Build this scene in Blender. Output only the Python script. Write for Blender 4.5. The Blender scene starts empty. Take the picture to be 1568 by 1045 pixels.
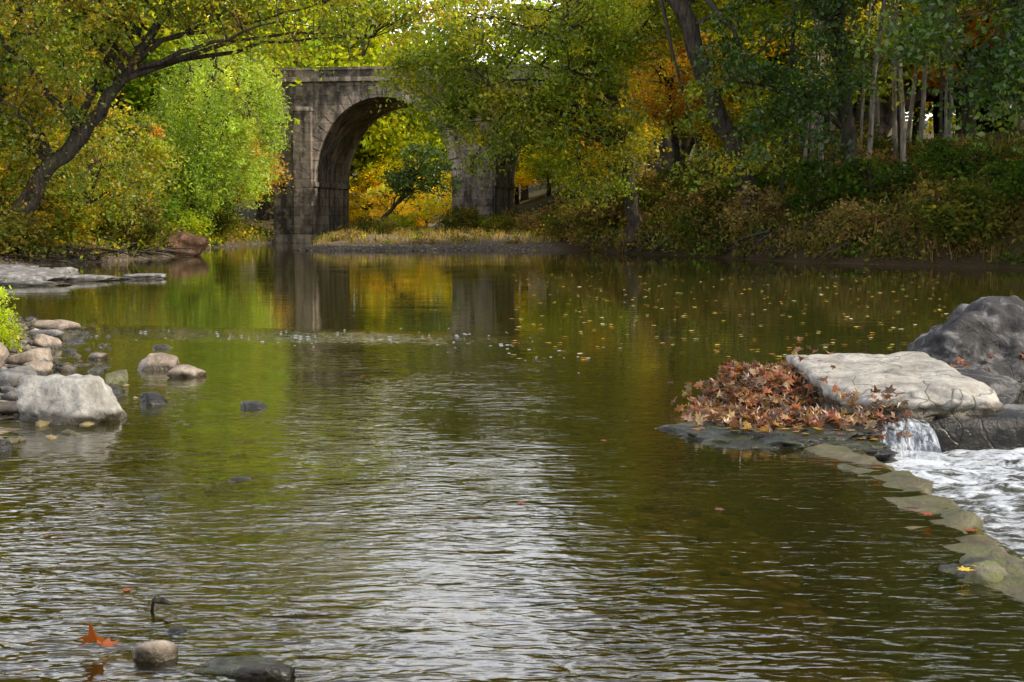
import bpy, bmesh, math, random
import numpy as np
from mathutils import Vector, Euler, noise as mnoise
S=bpy.context.scene
rng=np.random.default_rng(7)
random.seed(7)

# ------------------------------------------------------------ node helpers
def newmat(name):
    m=bpy.data.materials.new(name); m.use_nodes=True
    nt=m.node_tree; nt.nodes.clear()
    return m,nt
def N(nt,t,**kw):
    n=nt.nodes.new(t)
    for k,v in kw.items(): setattr(n,k,v)
    return n
def L(nt,a,b): nt.links.new(a,b)
def math_n(nt,op,a,b=None,clamp=False):
    n=nt.nodes.new('ShaderNodeMath'); n.operation=op; n.use_clamp=clamp
    for i,v in enumerate((a,b)):
        if v is None: continue
        if isinstance(v,(int,float)): n.inputs[i].default_value=v
        else: nt.links.new(v,n.inputs[i])
    return n.outputs[0]
def maprange(nt,val,a,b,c,d,smooth=False):
    n=nt.nodes.new('ShaderNodeMapRange'); n.clamp=True
    if smooth: n.interpolation_type='SMOOTHSTEP'
    nt.links.new(val,n.inputs[0])
    for i,v in enumerate((a,b,c,d)): n.inputs[i+1].default_value=v
    return n.outputs[0]
def noise_n(nt,vec,scale,detail=4,rough=0.55,dist=0.0):
    n=nt.nodes.new('ShaderNodeTexNoise'); n.inputs['Scale'].default_value=scale
    n.inputs['Detail'].default_value=detail; n.inputs['Roughness'].default_value=rough
    n.inputs['Distortion'].default_value=dist
    if vec is not None: nt.links.new(vec,n.inputs['Vector'])
    return n.outputs['Fac']
def ramp(nt,fac,stops):
    n=nt.nodes.new('ShaderNodeValToRGB'); cr=n.color_ramp
    while len(cr.elements)<len(stops): cr.elements.new(0.5)
    for e,(p,c) in zip(cr.elements,stops):
        e.position=p; e.color=(c[0],c[1],c[2],1)
    nt.links.new(fac,n.inputs[0]); return n.outputs[0]
def mixc(nt,fac,a,b,mode='MIX'):
    n=nt.nodes.new('ShaderNodeMix'); n.data_type='RGBA'; n.blend_type=mode
    for sock,v in ((n.inputs[0],fac),(n.inputs[6],a),(n.inputs[7],b)):
        if isinstance(v,(int,float)): sock.default_value=v
        elif isinstance(v,tuple): sock.default_value=(v[0],v[1],v[2],1)
        else: nt.links.new(v,sock)
    return n.outputs[2]
def mapping(nt,vec,scale,rot=(0,0,0)):
    n=nt.nodes.new('ShaderNodeMapping'); n.inputs['Scale'].default_value=scale
    n.inputs['Rotation'].default_value=rot
    nt.links.new(vec,n.inputs['Vector']); return n.outputs[0]
def bump(nt,h,dist,strength=1.0,normal=None):
    n=nt.nodes.new('ShaderNodeBump'); n.inputs['Distance'].default_value=dist
    if isinstance(strength,(int,float)): n.inputs['Strength'].default_value=strength
    else: nt.links.new(strength,n.inputs['Strength'])
    nt.links.new(h,n.inputs['Height'])
    if normal is not None: nt.links.new(normal,n.inputs['Normal'])
    return n.outputs[0]
def out(nt,sh):
    o=nt.nodes.new('ShaderNodeOutputMaterial'); nt.links.new(sh,o.inputs[0])
def principled(nt,col,rough=0.8,normal=None,spec=0.3):
    p=nt.nodes.new('ShaderNodeBsdfPrincipled')
    if isinstance(col,tuple): p.inputs['Base Color'].default_value=(*col,1)
    else: nt.links.new(col,p.inputs['Base Color'])
    if isinstance(rough,(int,float)): p.inputs['Roughness'].default_value=rough
    else: nt.links.new(rough,p.inputs['Roughness'])
    p.inputs['Specular IOR Level'].default_value=spec
    if normal is not None: nt.links.new(normal,p.inputs['Normal'])
    return p.outputs[0]

# ------------------------------------------------------------ materials
def mat_leaf(name,trans=0.45,gloss=0.05,k=1.0):
    m,nt=newmat(name)
    a=N(nt,'ShaderNodeVertexColor',layer_name='Col')
    d=N(nt,'ShaderNodeBsdfDiffuse'); L(nt,mixc(nt,1.0,a.outputs[0],(1.65*k,1.6*k,1.25*k),'MULTIPLY'),d.inputs[0])
    t=N(nt,'ShaderNodeBsdfTranslucent')
    c=mixc(nt,1.0,a.outputs[0],(3.8*k,3.5*k,0.95*k),'MULTIPLY'); L(nt,c,t.inputs[0])
    mx=N(nt,'ShaderNodeMixShader'); mx.inputs[0].default_value=trans
    L(nt,d.outputs[0],mx.inputs[1]); L(nt,t.outputs[0],mx.inputs[2])
    sh=mx.outputs[0]
    if gloss>0:
        g=N(nt,'ShaderNodeBsdfGlossy'); g.inputs['Roughness'].default_value=0.42
        m2=N(nt,'ShaderNodeMixShader'); m2.inputs[0].default_value=gloss
        L(nt,sh,m2.inputs[1]); L(nt,g.outputs[0],m2.inputs[2]); sh=m2.outputs[0]
    out(nt,sh); return m
def mat_bark(name,c1,c2):
    m,nt=newmat(name)
    tc=N(nt,'ShaderNodeTexCoord').outputs['Object']
    mp=mapping(nt,tc,(6,6,1.2))
    f=noise_n(nt,mp,1.5,6,0.65)
    f2=noise_n(nt,tc,0.8,3)
    c=ramp(nt,f,[(0.35,c1),(0.62,c2)])
    c=mixc(nt,maprange(nt,f2,0.5,0.7,0,0.4),c,(0.06,0.07,0.04))
    out(nt,principled(nt,c,0.9,bump(nt,f,0.06),0.15)); return m
M_LEAF=mat_leaf('leaf_foliage',0.5,0.04)
M_LEAFD=mat_leaf('leaf_foliage_distant',0.5,0.0)
M_DRY=mat_leaf('dry_leaf',0.25,0.05,0.65)
M_BARK=mat_bark('bark_dark',(0.02,0.016,0.012),(0.09,0.07,0.055))
M_BARKL=mat_bark('bark_pale',(0.15,0.125,0.10),(0.42,0.37,0.3))

def mat_rock(name,cdark,cmid,clight,wet=0.05,moss=0.0,crk=0.15):
    m,nt=newmat(name)
    geo=N(nt,'ShaderNodeNewGeometry'); pos=geo.outputs['Position']
    f=noise_n(nt,pos,4.0,8,0.62,0.3)
    f2=noise_n(nt,pos,22.0,6,0.6)
    c=ramp(nt,f,[(0.32,cdark),(0.5,cmid),(0.66,clight)])
    c=mixc(nt,maprange(nt,f2,0.4,0.75,0.0,0.45),c,tuple(0.45*x for x in cmid))
    v=N(nt,'ShaderNodeTexVoronoi',feature='DISTANCE_TO_EDGE'); v.inputs['Scale'].default_value=1.3
    dis=N(nt,'ShaderNodeVectorMath',operation='ADD'); L(nt,pos,dis.inputs[0])
    nn=N(nt,'ShaderNodeTexNoise'); nn.inputs['Scale'].default_value=1.6; L(nt,pos,nn.inputs['Vector'])
    L(nt,nn.outputs['Color'],dis.inputs[1]); L(nt,dis.outputs[0],v.inputs['Vector'])
    crack=maprange(nt,v.outputs['Distance'],0.0,0.018,0.0,1.0)
    c=mixc(nt,math_n(nt,'MULTIPLY',math_n(nt,'SUBTRACT',1.0,crack),crk),c,(0.03,0.028,0.022))
    sep=N(nt,'ShaderNodeSeparateXYZ'); L(nt,pos,sep.inputs[0])
    z=math_n(nt,'ADD',sep.outputs[2],math_n(nt,'MULTIPLY',math_n(nt,'SUBTRACT',f,0.5),0.12))
    wetf=maprange(nt,z,wet,wet+0.05,1.0,0.0)
    cw=mixc(nt,1.0,c,(0.2,0.18,0.13),'MULTIPLY')
    c=mixc(nt,wetf,c,cw)
    if moss>0:
        mf=math_n(nt,'MULTIPLY',maprange(nt,noise_n(nt,pos,6,5),0.42,0.6,0,1),moss)
        c=mixc(nt,mf,c,(0.10,0.12,0.018))
    r=maprange(nt,wetf,0,1,0.85,0.25) if wet>-5 else 0.4
    h=math_n(nt,'ADD',f,math_n(nt,'MULTIPLY',f2,0.35))
    b=bump(nt,h,0.06,0.9); b=bump(nt,crack,0.012,min(0.9,crk*1.5),b)
    out(nt,principled(nt,c,r,b,0.4)); return m
M_RPALE=mat_rock('rock_pale',(0.16,0.145,0.125),(0.32,0.3,0.265),(0.48,0.45,0.4),0.05)
M_RGREY=mat_rock('rock_grey',(0.06,0.057,0.052),(0.17,0.16,0.15),(0.34,0.32,0.3),0.05)
M_RSLAB=mat_rock('rock_flat_pale',(0.2,0.18,0.15),(0.36,0.33,0.29),(0.5,0.47,0.41),0.17,0,0.5)
M_RTAN=mat_rock('rock_tan',(0.14,0.105,0.08),(0.28,0.22,0.165),(0.44,0.37,0.3),0.03)
M_RDARK=mat_rock('rock_dark',(0.015,0.014,0.014),(0.045,0.042,0.042),(0.22,0.21,0.205),0.1,0,0.4)
M_RWET=mat_rock('rock_wet',(0.015,0.013,0.01),(0.04,0.034,0.025),(0.085,0.075,0.055),0.3,0.2)
M_RWEIR=mat_rock('rock_weir',(0.035,0.03,0.014),(0.085,0.068,0.03),(0.15,0.12,0.065),-9,0.35)
M_RBED=mat_rock('rock_riverbed',(0.12,0.09,0.035),(0.22,0.165,0.07),(0.34,0.27,0.14),-9,0.0,0.0)
M_RMOSS=mat_rock('rock_moss',(0.05,0.045,0.03),(0.12,0.1,0.07),(0.2,0.18,0.13),0.0,0.7)

# ------------------------------------------------------------ mesh helpers
def build(name,V,F,mats,C=None,MI=None,smooth=None,parent=None):
    V=np.asarray(V,dtype=np.float32); F=np.asarray(F,dtype=np.int32)
    me=bpy.data.meshes.new(name)
    k=F.shape[1]
    me.vertices.add(len(V)); me.vertices.foreach_set('co',V.ravel())
    me.loops.add(F.size); me.loops.foreach_set('vertex_index',F.ravel())
    me.polygons.add(len(F)); me.polygons.foreach_set('loop_start',np.arange(0,F.size,k,dtype=np.int32))
    for m in mats: me.materials.append(m)
    if MI is not None: me.polygons.foreach_set('material_index',np.asarray(MI,dtype=np.int32))
    if smooth is not None: 
        sm=np.full(len(F),smooth) if np.isscalar(smooth) else smooth
        me.polygons.foreach_set('use_smooth',sm.astype(bool))
    me.update(calc_edges=True)
    if C is not None:
        a=me.color_attributes.new('Col','FLOAT_COLOR','POINT')
        C=np.asarray(C,dtype=np.float32)
        a.data.foreach_set('color',np.hstack([C,np.ones((len(C),1),np.float32)]).ravel())
    ob=bpy.data.objects.new(name,me); S.collection.objects.link(ob)
    if parent: ob.parent=parent
    return ob
class Acc:
    def __init__(s): s.V=[];s.F=[];s.C=[];s.MI=[];s.SM=[];s.n=0
    def add(s,V,F,C,mi,sm=False):
        V=np.asarray(V,float); F=np.asarray(F,int)
        C=np.asarray(C,float)
        if C.ndim==1: C=np.tile(C,(len(V),1))
        s.V.append(V); s.F.append(F+s.n); s.C.append(C); s.MI.append(np.full(len(F),mi)); s.SM.append(np.full(len(F),sm)); s.n+=len(V)
    def obj(s,name,mats,parent=None):
        return build(name,np.vstack(s.V),np.vstack(s.F),mats,np.vstack(s.C),np.concatenate(s.MI),np.concatenate(s.SM),parent)
def tube(acc,P,R,K=6,mi=0):
    P=np.asarray(P,float); n=len(P); R=np.asarray(R,float)
    T=np.gradient(P,axis=0); T/=np.linalg.norm(T,axis=1)[:,None]+1e-9
    up=np.array([0.31,0.95,0.05]) if abs(T[0][2])>0.7 else np.array([0,0,1.0])
    A=np.cross(T,up); A/=np.linalg.norm(A,axis=1)[:,None]+1e-9
    B=np.cross(T,A)
    th=np.linspace(0,2*np.pi,K,endpoint=False)
    V=P[:,None,:]+R[:,None,None]*(np.cos(th)[None,:,None]*A[:,None,:]+np.sin(th)[None,:,None]*B[:,None,:])
    V=V.reshape(-1,3)
    i=np.arange(n-1)[:,None]*K; j=np.arange(K)[None,:]; j2=(j+1)%K
    F=np.stack([i+j,i+j2,i+K+j2,i+K+j],-1).reshape(-1,4)
    acc.add(V,F,(0.05,0.04,0.03),mi,True)
def leaves(acc,Cn,size,col,mi=1,flat=0.25,asp=0.62,r=None):
    r=r or rng
    n=len(Cn); s=size*(0.6+0.8*r.random(n))[:,None]
    a=r.normal(size=(n,3)); a[:,2]=a[:,2]*0.8-0.35; a/=np.linalg.norm(a,axis=1)[:,None]
    nn=r.normal(size=(n,3)); nn[:,2]+=flat*2
    b=np.cross(a,nn); b/=np.linalg.norm(b,axis=1)[:,None]+1e-9
    c=np.cross(a,b)
    fold=c*s*0.12*r.normal(size=(n,1))
    v0=Cn-a*s*0.5; v2=Cn+a*s*0.5; m=Cn-a*s*0.06
    v1=m+b*s*asp*0.5+fold; v3=m-b*s*asp*0.5+fold
    V=np.stack([v0,v1,v2,v3],1).reshape(-1,3)
    F=np.arange(4*n).reshape(n,4)
    acc.add(V,F,np.repeat(col,4,axis=0),mi,False)

PAL={
 'green':[(0.05,0.095,0.014),(0.07,0.12,0.018),(0.10,0.15,0.022),(0.045,0.085,0.016)],
 'dark':[(0.02,0.05,0.011),(0.028,0.06,0.012),(0.036,0.07,0.014),(0.02,0.042,0.011),(0.07,0.095,0.015)],
 'ygreen':[(0.16,0.22,0.02),(0.21,0.25,0.022),(0.12,0.17,0.018),(0.29,0.27,0.022)],
 'ygd':[(0.10,0.145,0.015),(0.14,0.185,0.017),(0.21,0.215,0.02),(0.075,0.115,0.013),(0.29,0.24,0.02),(0.05,0.085,0.012),(0.12,0.165,0.016)],
 'ygo':[(0.09,0.135,0.015),(0.13,0.175,0.017),(0.2,0.21,0.02),(0.05,0.085,0.012),(0.28,0.22,0.02),(0.05,0.08,0.012),(0.24,0.14,0.02),(0.08,0.12,0.013),(0.15,0.19,0.02)],
 'yellow':[(0.38,0.31,0.025),(0.28,0.26,0.022),(0.44,0.31,0.028),(0.2,0.23,0.022)],
 'sunlit':[(0.45,0.4,0.04),(0.36,0.38,0.035),(0.5,0.36,0.05),(0.28,0.32,0.03)],  # sunlight put into the leaf colour, for foliage seen through the arch
 'willow':[(0.16,0.23,0.045),(0.21,0.28,0.055),(0.12,0.18,0.035),(0.26,0.29,0.055)],
 'orange':[(0.30,0.17,0.02),(0.25,0.12,0.018),(0.32,0.22,0.025),(0.18,0.15,0.02)],
 'mix':[(0.08,0.13,0.016),(0.14,0.18,0.02),(0.28,0.13,0.02),(0.3,0.22,0.02),(0.08,0.11,0.016),(0.17,0.19,0.02)],
 'brown':[(0.12,0.08,0.045),(0.16,0.105,0.055),(0.085,0.065,0.03),(0.08,0.085,0.025),(0.18,0.14,0.08)],
 'scrub':[(0.05,0.065,0.016),(0.06,0.08,0.018),(0.09,0.075,0.025),(0.036,0.052,0.013),(0.12,0.085,0.03)],
 'grassy':[(0.16,0.13,0.06),(0.22,0.175,0.10),(0.11,0.10,0.04),(0.27,0.21,0.13)],
}
def clump_cols(pal,n,r,jit=0.25):
    P=np.array(PAL[pal]); i=r.integers(0,len(P)); j=r.integers(0,len(P),n)
    base=0.65*P[i]+0.35*P[j]
    return base*(1+jit*r.normal(size=(n,1))).clip(0.4,1.8)*(0.7+0.6*r.random())
def bez(a,b,c,n):
    t=np.linspace(0,1,n)[:,None]
    return (1-t)**2*a+2*t*(1-t)*b+t**2*c
def tree(name,trunk,radii,crown,nclump,nleaf,lsize,pal,cr=0.9,droop=0.0,seed=1,nlimb=12,bark=None,lstart=0.35,shell=0.5,flatc=0.6,leafm=None):
    r=np.random.default_rng(seed)
    acc=Acc()
    T=np.array(trunk,float)
    t=np.linspace(0,len(T)-1,4*len(T)); k=np.arange(len(T))
    TT=np.stack([np.interp(t,k,T[:,i]) for i in range(3)],1)
    for _ in range(2):
        TT[1:-1]=0.25*TT[:-2]+0.5*TT[1:-1]+0.25*TT[2:]
    TT[1:-1]+=r.normal(size=(len(TT)-2,3))*radii[0]*0.15
    RR=np.interp(t,k,radii); RR[0]*=1.45; 
    tube(acc,TT,RR,10)
    samples=[TT[int(len(TT)*lstart):]]
    vol=np.array([float(c[3]*c[4]*c[5]) for c in crown]); vol=vol/vol.sum()
    def cpt(sh):
        c=crown[r.choice(len(crown),p=vol)]
        d=r.normal(size=3); d/=np.linalg.norm(d)
        rr=r.random()**(1/3); rr=sh+(1-sh)*rr if r.random()<0.6 else rr
        return np.array(c[:3],float)+d*rr*np.array(c[3:6],float)
    for i in range(nlimb):
        e=cpt(0.55)
        s_i=int(len(TT)*(lstart+(0.97-lstart)*r.random()))
        ok=[q for q in range(int(len(TT)*lstart),len(TT)) if TT[q][2]<e[2]-0.1*abs(e[0]-TT[q][0])]
        if ok and r.random()<0.8:
            dd=[np.linalg.norm(TT[q]-e) for q in ok]; s_i=ok[int(np.argmin(dd))]
            s_i=max(int(len(TT)*lstart),s_i-int(r.integers(0,4)))
        s=TT[min(s_i,len(TT)-1)]
        mid=(s+e)/2+np.array([0,0,0.18*np.linalg.norm(e-s)])+r.normal(size=3)*0.08*np.linalg.norm(e-s)
        B=bez(s,mid,e,10); B[1:-1]+=r.normal(size=(8,3))*0.06
        r0=min(RR[min(s_i,len(TT)-1)]*0.6,0.03+0.022*np.linalg.norm(e-s))
        R=np.linspace(r0,0.02,10); tube(acc,B,R,6); samples.append(B[2:])
    SP=np.vstack(samples)
    for i in range(nclump):
        c=cpt(shell)
        d=np.linalg.norm(SP-c,axis=1)+np.maximum(0,SP[:,2]-c[2])*0.4
        q=int(np.argmin(d)); s=SP[q]
        if d[q]>0.3:
            mid=(s+c)/2+np.array([0,0,0.12*d[q]])+r.normal(size=3)*0.1*d[q]
            tube(acc,bez(s,mid,c,5),np.linspace(0.022,0.008,5),3)
        n=int(nleaf*(0.4+1.2*r.random()))
        rad=cr*(0.55+0.9*r.random())
        if droop>0:
            u=r.normal(size=(n,3))*np.array([0.35,0.35,0])*rad
            u[:,2]=-r.random(n)**0.8*rad*(1.0+2.2*droop)
        else:
            u=r.normal(size=(n,3))*np.array([0.55,0.55,0.55*flatc])*rad
            u[:,2]-=0.25*(u[:,0]**2+u[:,1]**2)/max(rad,0.1)
        leaves(acc,c+u,lsize,clump_cols(pal,n,r),1,0.3 if droop==0 else 0.0,0.62 if droop==0 else 0.3,r)
    return acc.obj(name,[bark or M_BARK,leafm or M_LEAF])

# ------------------------------------------------------------ terrain
XR=np.array([(-40,11),(0,12),(30,14),(40,17.5),(46.5,16.4),(50,12.8),(53.6,10.4),(60,8.0),(66,5.4),(72,3.9),(81,2.0),(90,0.5),(100,-5),(140,-9),(2000,-9)])
XL=np.array([(-40,-3.2),(0,-3.4),(9,-3.9),(12,-4.15),(15,-5.0),(20,-6.5),(22,-7.4),(24,-9.5),(27,-14),(33,-15),(46.5,-16.7),(52,-15.6),(58,-14.4),(66,-15.2),(77,-16.6),(94,-15.9),(110,-18),(140,-22),(2000,-22)])
def sm(t): t=np.clip(t,0,1); return t*t*(3-2*t)
def wob(x,y,s):
    return (np.sin(x*1.7*s+y*0.6*s+1)+np.sin(x*0.8*s-y*1.3*s+2)+np.sin(x*3.1*s+y*2.3*s)*0.6+np.sin(-x*2.2*s+y*3.7*s+4)*0.6)/3.2
def height(x,y):
    x=np.asarray(x,float); y=np.asarray(y,float)
    w=wob(x,y,0.8)*0.3*sm((y-14)/10)
    xr=np.interp(y,XR[:,0],XR[:,1])+w; xl=np.interp(y,XL[:,0],XL[:,1])-w
    sr=x-xr; sl=xl-x
    hr=np.interp(sr,[-6,-1.5,0,0.5,1.6,4,10,17,40,120,2000],[-0.8,-0.35,0,0.35,1.1,1.9,3.6,5.6,6.6,9,12])
    f=sm((y-40)/12)
    hl1=np.interp(sl,[-6,-1.5,0,1.5,5,15,40,2000],[-0.8,-0.22,0,0.16,0.6,1.6,3.0,6])
    hl2=np.interp(sl,[-6,-1.5,0,0.5,2,6,15,40,2000],[-0.8,-0.35,0,0.35,0.7,1.0,1.8,4,7])
    hl=hl1*(1-f)+hl2*f
    h=np.maximum(hr,hl)
    near=1-sm((y-14)/12)
    h=np.where(h<0,h*(1-0.68*near),h)
    yb=70+ (x+11)*0.1+wob(x,y,0.5)*0.6
    bar=-0.8+1.0*sm((y-yb+1.5)/3)*sm((x+12.3)/2)+0.6*sm((y-yb-1)/12)*sm((x+12)/3)
    h=np.maximum(h,np.where(y>60,bar,-9))
    pool=sm((x-2.38)/0.15)*sm((10.9-y)/0.2)*(1-sm((x-8)/3))
    h=h*(1-pool)+pool*(-0.6)
    h=h+wob(x,y,2.3)*0.03+wob(x,y,0.35)*0.25*sm((h-0.6)/2)
    h=h+12*sm((y-130)/150)
    return h
def axis(segs):
    a=[]
    for s,e,d in segs: a+=list(np.arange(s,e,d))
    return np.array(a+[segs[-1][1]])
gx=axis([(-1500,-200,100),(-200,-50,8),(-50,-12,0.8),(-12,12,0.25),(12,30,0.6),(30,60,2),(60,200,10),(200,1500,100)])
gy=axis([(-60,0,3),(0,26,0.25),(26,104,0.7),(104,160,4),(160,400,15),(400,2400,200)])
X,Y=np.meshgrid(gx,gy); Z=height(X,Y)
V=np.stack([X,Y,Z],-1).reshape(-1,3)
nx,ny=len(gx),len(gy)
i=np.arange(ny-1)[:,None]*nx; j=np.arange(nx-1)[None,:]
F=np.stack([i+j,i+j+1,i+nx+j+1,i+nx+j],-1).reshape(-1,4)
m,nt=newmat('ground_soil')
pos=N(nt,'ShaderNodeNewGeometry').outputs['Position']
sep=N(nt,'ShaderNodeSeparateXYZ'); L(nt,pos,sep.inputs[0])
f=noise_n(nt,pos,0.5,6,0.6); f2=noise_n(nt,pos,5,6,0.7)
land=ramp(nt,f,[(0.3,(0.045,0.032,0.018)),(0.48,(0.07,0.055,0.025)),(0.6,(0.05,0.06,0.018)),(0.75,(0.1,0.075,0.035))])
land=mixc(nt,maprange(nt,f2,0.45,0.7,0,0.7),land,(0.14,0.075,0.035))
vo=N(nt,'ShaderNodeTexVoronoi'); vo.inputs['Scale'].default_value=9; L(nt,pos,vo.inputs['Vector'])
sc=N(nt,'ShaderNodeSeparateColor'); L(nt,vo.outputs['Color'],sc.inputs[0])
bed=ramp(nt,sc.outputs[0],[(0.0,(0.14,0.105,0.04)),(0.35,(0.28,0.205,0.08)),(0.7,(0.40,0.30,0.13)),(1.0,(0.5,0.4,0.23))])
bed=mixc(nt,maprange(nt,vo.outputs['Distance'],0.3,0.65,0,0.8),bed,(0.08,0.06,0.02))
bed=mixc(nt,maprange(nt,noise_n(nt,pos,0.9,4),0.42,0.65,0,0.75),bed,(0.24,0.175,0.045))
bed=mixc(nt,maprange(nt,noise_n(nt,pos,0.45,5,0.6),0.4,0.62,0.0,0.6),bed,(0.09,0.075,0.022))
grav=ramp(nt,sc.outputs[1],[(0.0,(0.12,0.1,0.08)),(0.5,(0.24,0.19,0.15)),(1.0,(0.38,0.31,0.25))])
grav=mixc(nt,maprange(nt,vo.outputs['Distance'],0.2,0.5,0,0.8),grav,(0.05,0.04,0.03))
gmask=math_n(nt,'MULTIPLY',maprange(nt,sep.outputs[0],1.0,3.0,1,0),maprange(nt,sep.outputs[1],50,64,1,0.85))
grav=mixc(nt,gmask,(0.06,0.04,0.022),grav)
land=mixc(nt,math_n(nt,'MULTIPLY',maprange(nt,sep.outputs[1],66,69,0,0.8),math_n(nt,'MULTIPLY',maprange(nt,sep.outputs[0],-12.5,-11,0,1),maprange(nt,sep.outputs[0],0,2,1,0))),land,mixc(nt,f2,(0.12,0.09,0.06),(0.34,0.26,0.19)))
zz=math_n(nt,'ADD',sep.outputs[2],math_n(nt,'MULTIPLY',math_n(nt,'SUBTRACT',f2,0.5),0.3))
col=mixc(nt,maprange(nt,zz,0.25,0.45,0,1),grav,land)
col=mixc(nt,maprange(nt,sep.outputs[2],-0.06,0.02,0,1),bed,col)
hgt=math_n(nt,'ADD',math_n(nt,'MULTIPLY',vo.outputs['Distance'],-0.6),f2)
out(nt,principled(nt,col,0.95,bump(nt,hgt,0.08,0.8),0.1))
build('ground',V,F,[m],smooth=True)

# ------------------------------------------------------------ water
m,nt=newmat('river_water')
pos=N(nt,'ShaderNodeNewGeometry').outputs['Position']
sep=N(nt,'ShaderNodeSeparateXYZ'); L(nt,pos,sep.inputs[0])
yy=sep.outputs[1]
patch=noise_n(nt,mapping(nt,pos,(0.7,0.5,1)),1.0,3)
n0=noise_n(nt,mapping(nt,pos,(13.0,28.0,1),(0,0,0.1)),1.0,1,0.5,0.3)
n1=noise_n(nt,mapping(nt,pos,(5.8,13.0,1),(0,0,0.12)),1.0,1.3,0.45,0.9)
n2=noise_n(nt,mapping(nt,pos,(2.1,5.0,1),(0,0,-0.2)),1.0,1.0,0.5,0.6)
n3=noise_n(nt,mapping(nt,pos,(0.35,2.2,1),(0,0,0.05)),1.0,2,0.5)
near=maprange(nt,yy,5.0,11,1.0,0.44,True)
near=math_n(nt,'MULTIPLY',near,maprange(nt,yy,10,22,1.0,0.16,True))
near=math_n(nt,'MULTIPLY',near,maprange(nt,sep.outputs[0],0.3,1.6,1.0,0.55,True))
far=maprange(nt,yy,20,60,1.0,0.3)
riff_l=math_n(nt,'ABSOLUTE',math_n(nt,'SUBTRACT',yy,math_n(nt,'SUBTRACT',18.6,math_n(nt,'MULTIPLY',sep.outputs[0],0.25))))
riff=maprange(nt,riff_l,0.0,1.5,1.0,0.0,True)
riff=math_n(nt,'MULTIPLY',riff,maprange(nt,sep.outputs[0],-4.0,1.0,1,0,True))
pm=maprange(nt,patch,0.38,0.60,0.35,1.35)
s1=math_n(nt,'MULTIPLY',near,pm)
s1=math_n(nt,'ADD',s1,math_n(nt,'MULTIPLY',riff,1.4))
h=math_n(nt,'ADD',math_n(nt,'MULTIPLY',n1,math_n(nt,'MULTIPLY',s1,0.0098)),math_n(nt,'MULTIPLY',n2,math_n(nt,'MULTIPLY',s1,0.012)))
h=math_n(nt,'ADD',h,math_n(nt,'MULTIPLY',n0,math_n(nt,'MULTIPLY',math_n(nt,'MULTIPLY',s1,maprange(nt,yy,6,13,1,0)),0.0022)))
h=math_n(nt,'ADD',h,math_n(nt,'MULTIPLY',n3,math_n(nt,'MULTIPLY',far,0.0022)))
nb=bump(nt,h,1.0,1.0)
fr=N(nt,'ShaderNodeFresnel'); fr.inputs['IOR'].default_value=1.45; L(nt,nb,fr.inputs['Normal'])
gl=N(nt,'ShaderNodeBsdfGlossy'); gl.inputs['Roughness'].default_value=0.0; L(nt,nb,gl.inputs['Normal'])
gl.inputs['Color'].default_value=(1,1,1,1)
tr=N(nt,'ShaderNodeBsdfTransparent'); tr.inputs[0].default_value=(0.9,0.79,0.46,1)
df=N(nt,'ShaderNodeBsdfDiffuse'); df.inputs[0].default_value=(0.04,0.036,0.007,1)
mu=N(nt,'ShaderNodeMixShader'); L(nt,maprange(nt,yy,5,18,0.1,0.92),mu.inputs[0])
L(nt,tr.outputs[0],mu.inputs[1]); L(nt,df.outputs[0],mu.inputs[2])
mx=N(nt,'ShaderNodeMixShader'); L(nt,fr.outputs[0],mx.inputs[0]); L(nt,mu.outputs[0],mx.inputs[1]); L(nt,gl.outputs[0],mx.inputs[2])
out(nt,mx.outputs[0])
V=[(-70,-60,0),(2.42,-60,0),(2.42,10.75,0),(-70,10.75,0),(70,10.75,0),(70,300,0),(-70,300,0),(2.42,300,0)]
build('river_water',V,[(0,1,2,3),(3,2,7,6),(2,4,5,7)],[m],smooth=False)

# lower pool with foam
ax=np.arange(2.3,9,0.035); ay=np.arange(4.5,11.4,0.035)
X,Y=np.meshgrid(ax,ay)
Zp=np.array([mnoise.fractal(Vector((x*3.0,y*5.0,0.3)),1.0,2.1,4) for x,y in zip(X.ravel(),Y.ravel())]).reshape(X.shape)
Z=-0.15+Zp*0.045
nx,ny=len(ax),len(ay)
i=np.arange(ny-1)[:,None]*nx; j=np.arange(nx-1)[None,:]
F=np.stack([i+j,i+j+1,i+nx+j+1,i+nx+j],-1).reshape(-1,4)
m,nt=newmat('foaming_water')
pos=N(nt,'ShaderNodeNewGeometry').outputs['Position']
mp=mapping(nt,pos,(1.6,3.6,1),(0,0,-0.25))
a=noise_n(nt,mp,1.3,8,0.68,1.6)
b=noise_n(nt,mapping(nt,pos,(12,22,1)),1.0,4,0.7,0.8)
sep=N(nt,'ShaderNodeSeparateXYZ'); L(nt,pos,sep.inputs[0])
fm=math_n(nt,'ADD',a,math_n(nt,'MULTIPLY',math_n(nt,'SUBTRACT',b,0.5),0.4))
fm=math_n(nt,'ADD',fm,maprange(nt,sep.outputs[1],6.5,10.5,-0.06,0.08))
foam=maprange(nt,fm,0.46,0.61,0.0,1.0)
nb=bump(nt,math_n(nt,'ADD',a,math_n(nt,'MULTIPLY',b,0.3)),0.12,0.8)
wa=principled(nt,(0.03,0.028,0.014),0.08,nb,0.6)
fo=principled(nt,(0.62,0.66,0.72),0.6,nb,0.3)
mx=N(nt,'ShaderNodeMixShader'); L(nt,foam,mx.inputs[0]); L(nt,wa,mx.inputs[1]); L(nt,fo,mx.inputs[2])
out(nt,mx.outputs[0])
build('foaming_pool',np.stack([X,Y,Z],-1).reshape(-1,3),F,[m],smooth=True)

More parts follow.
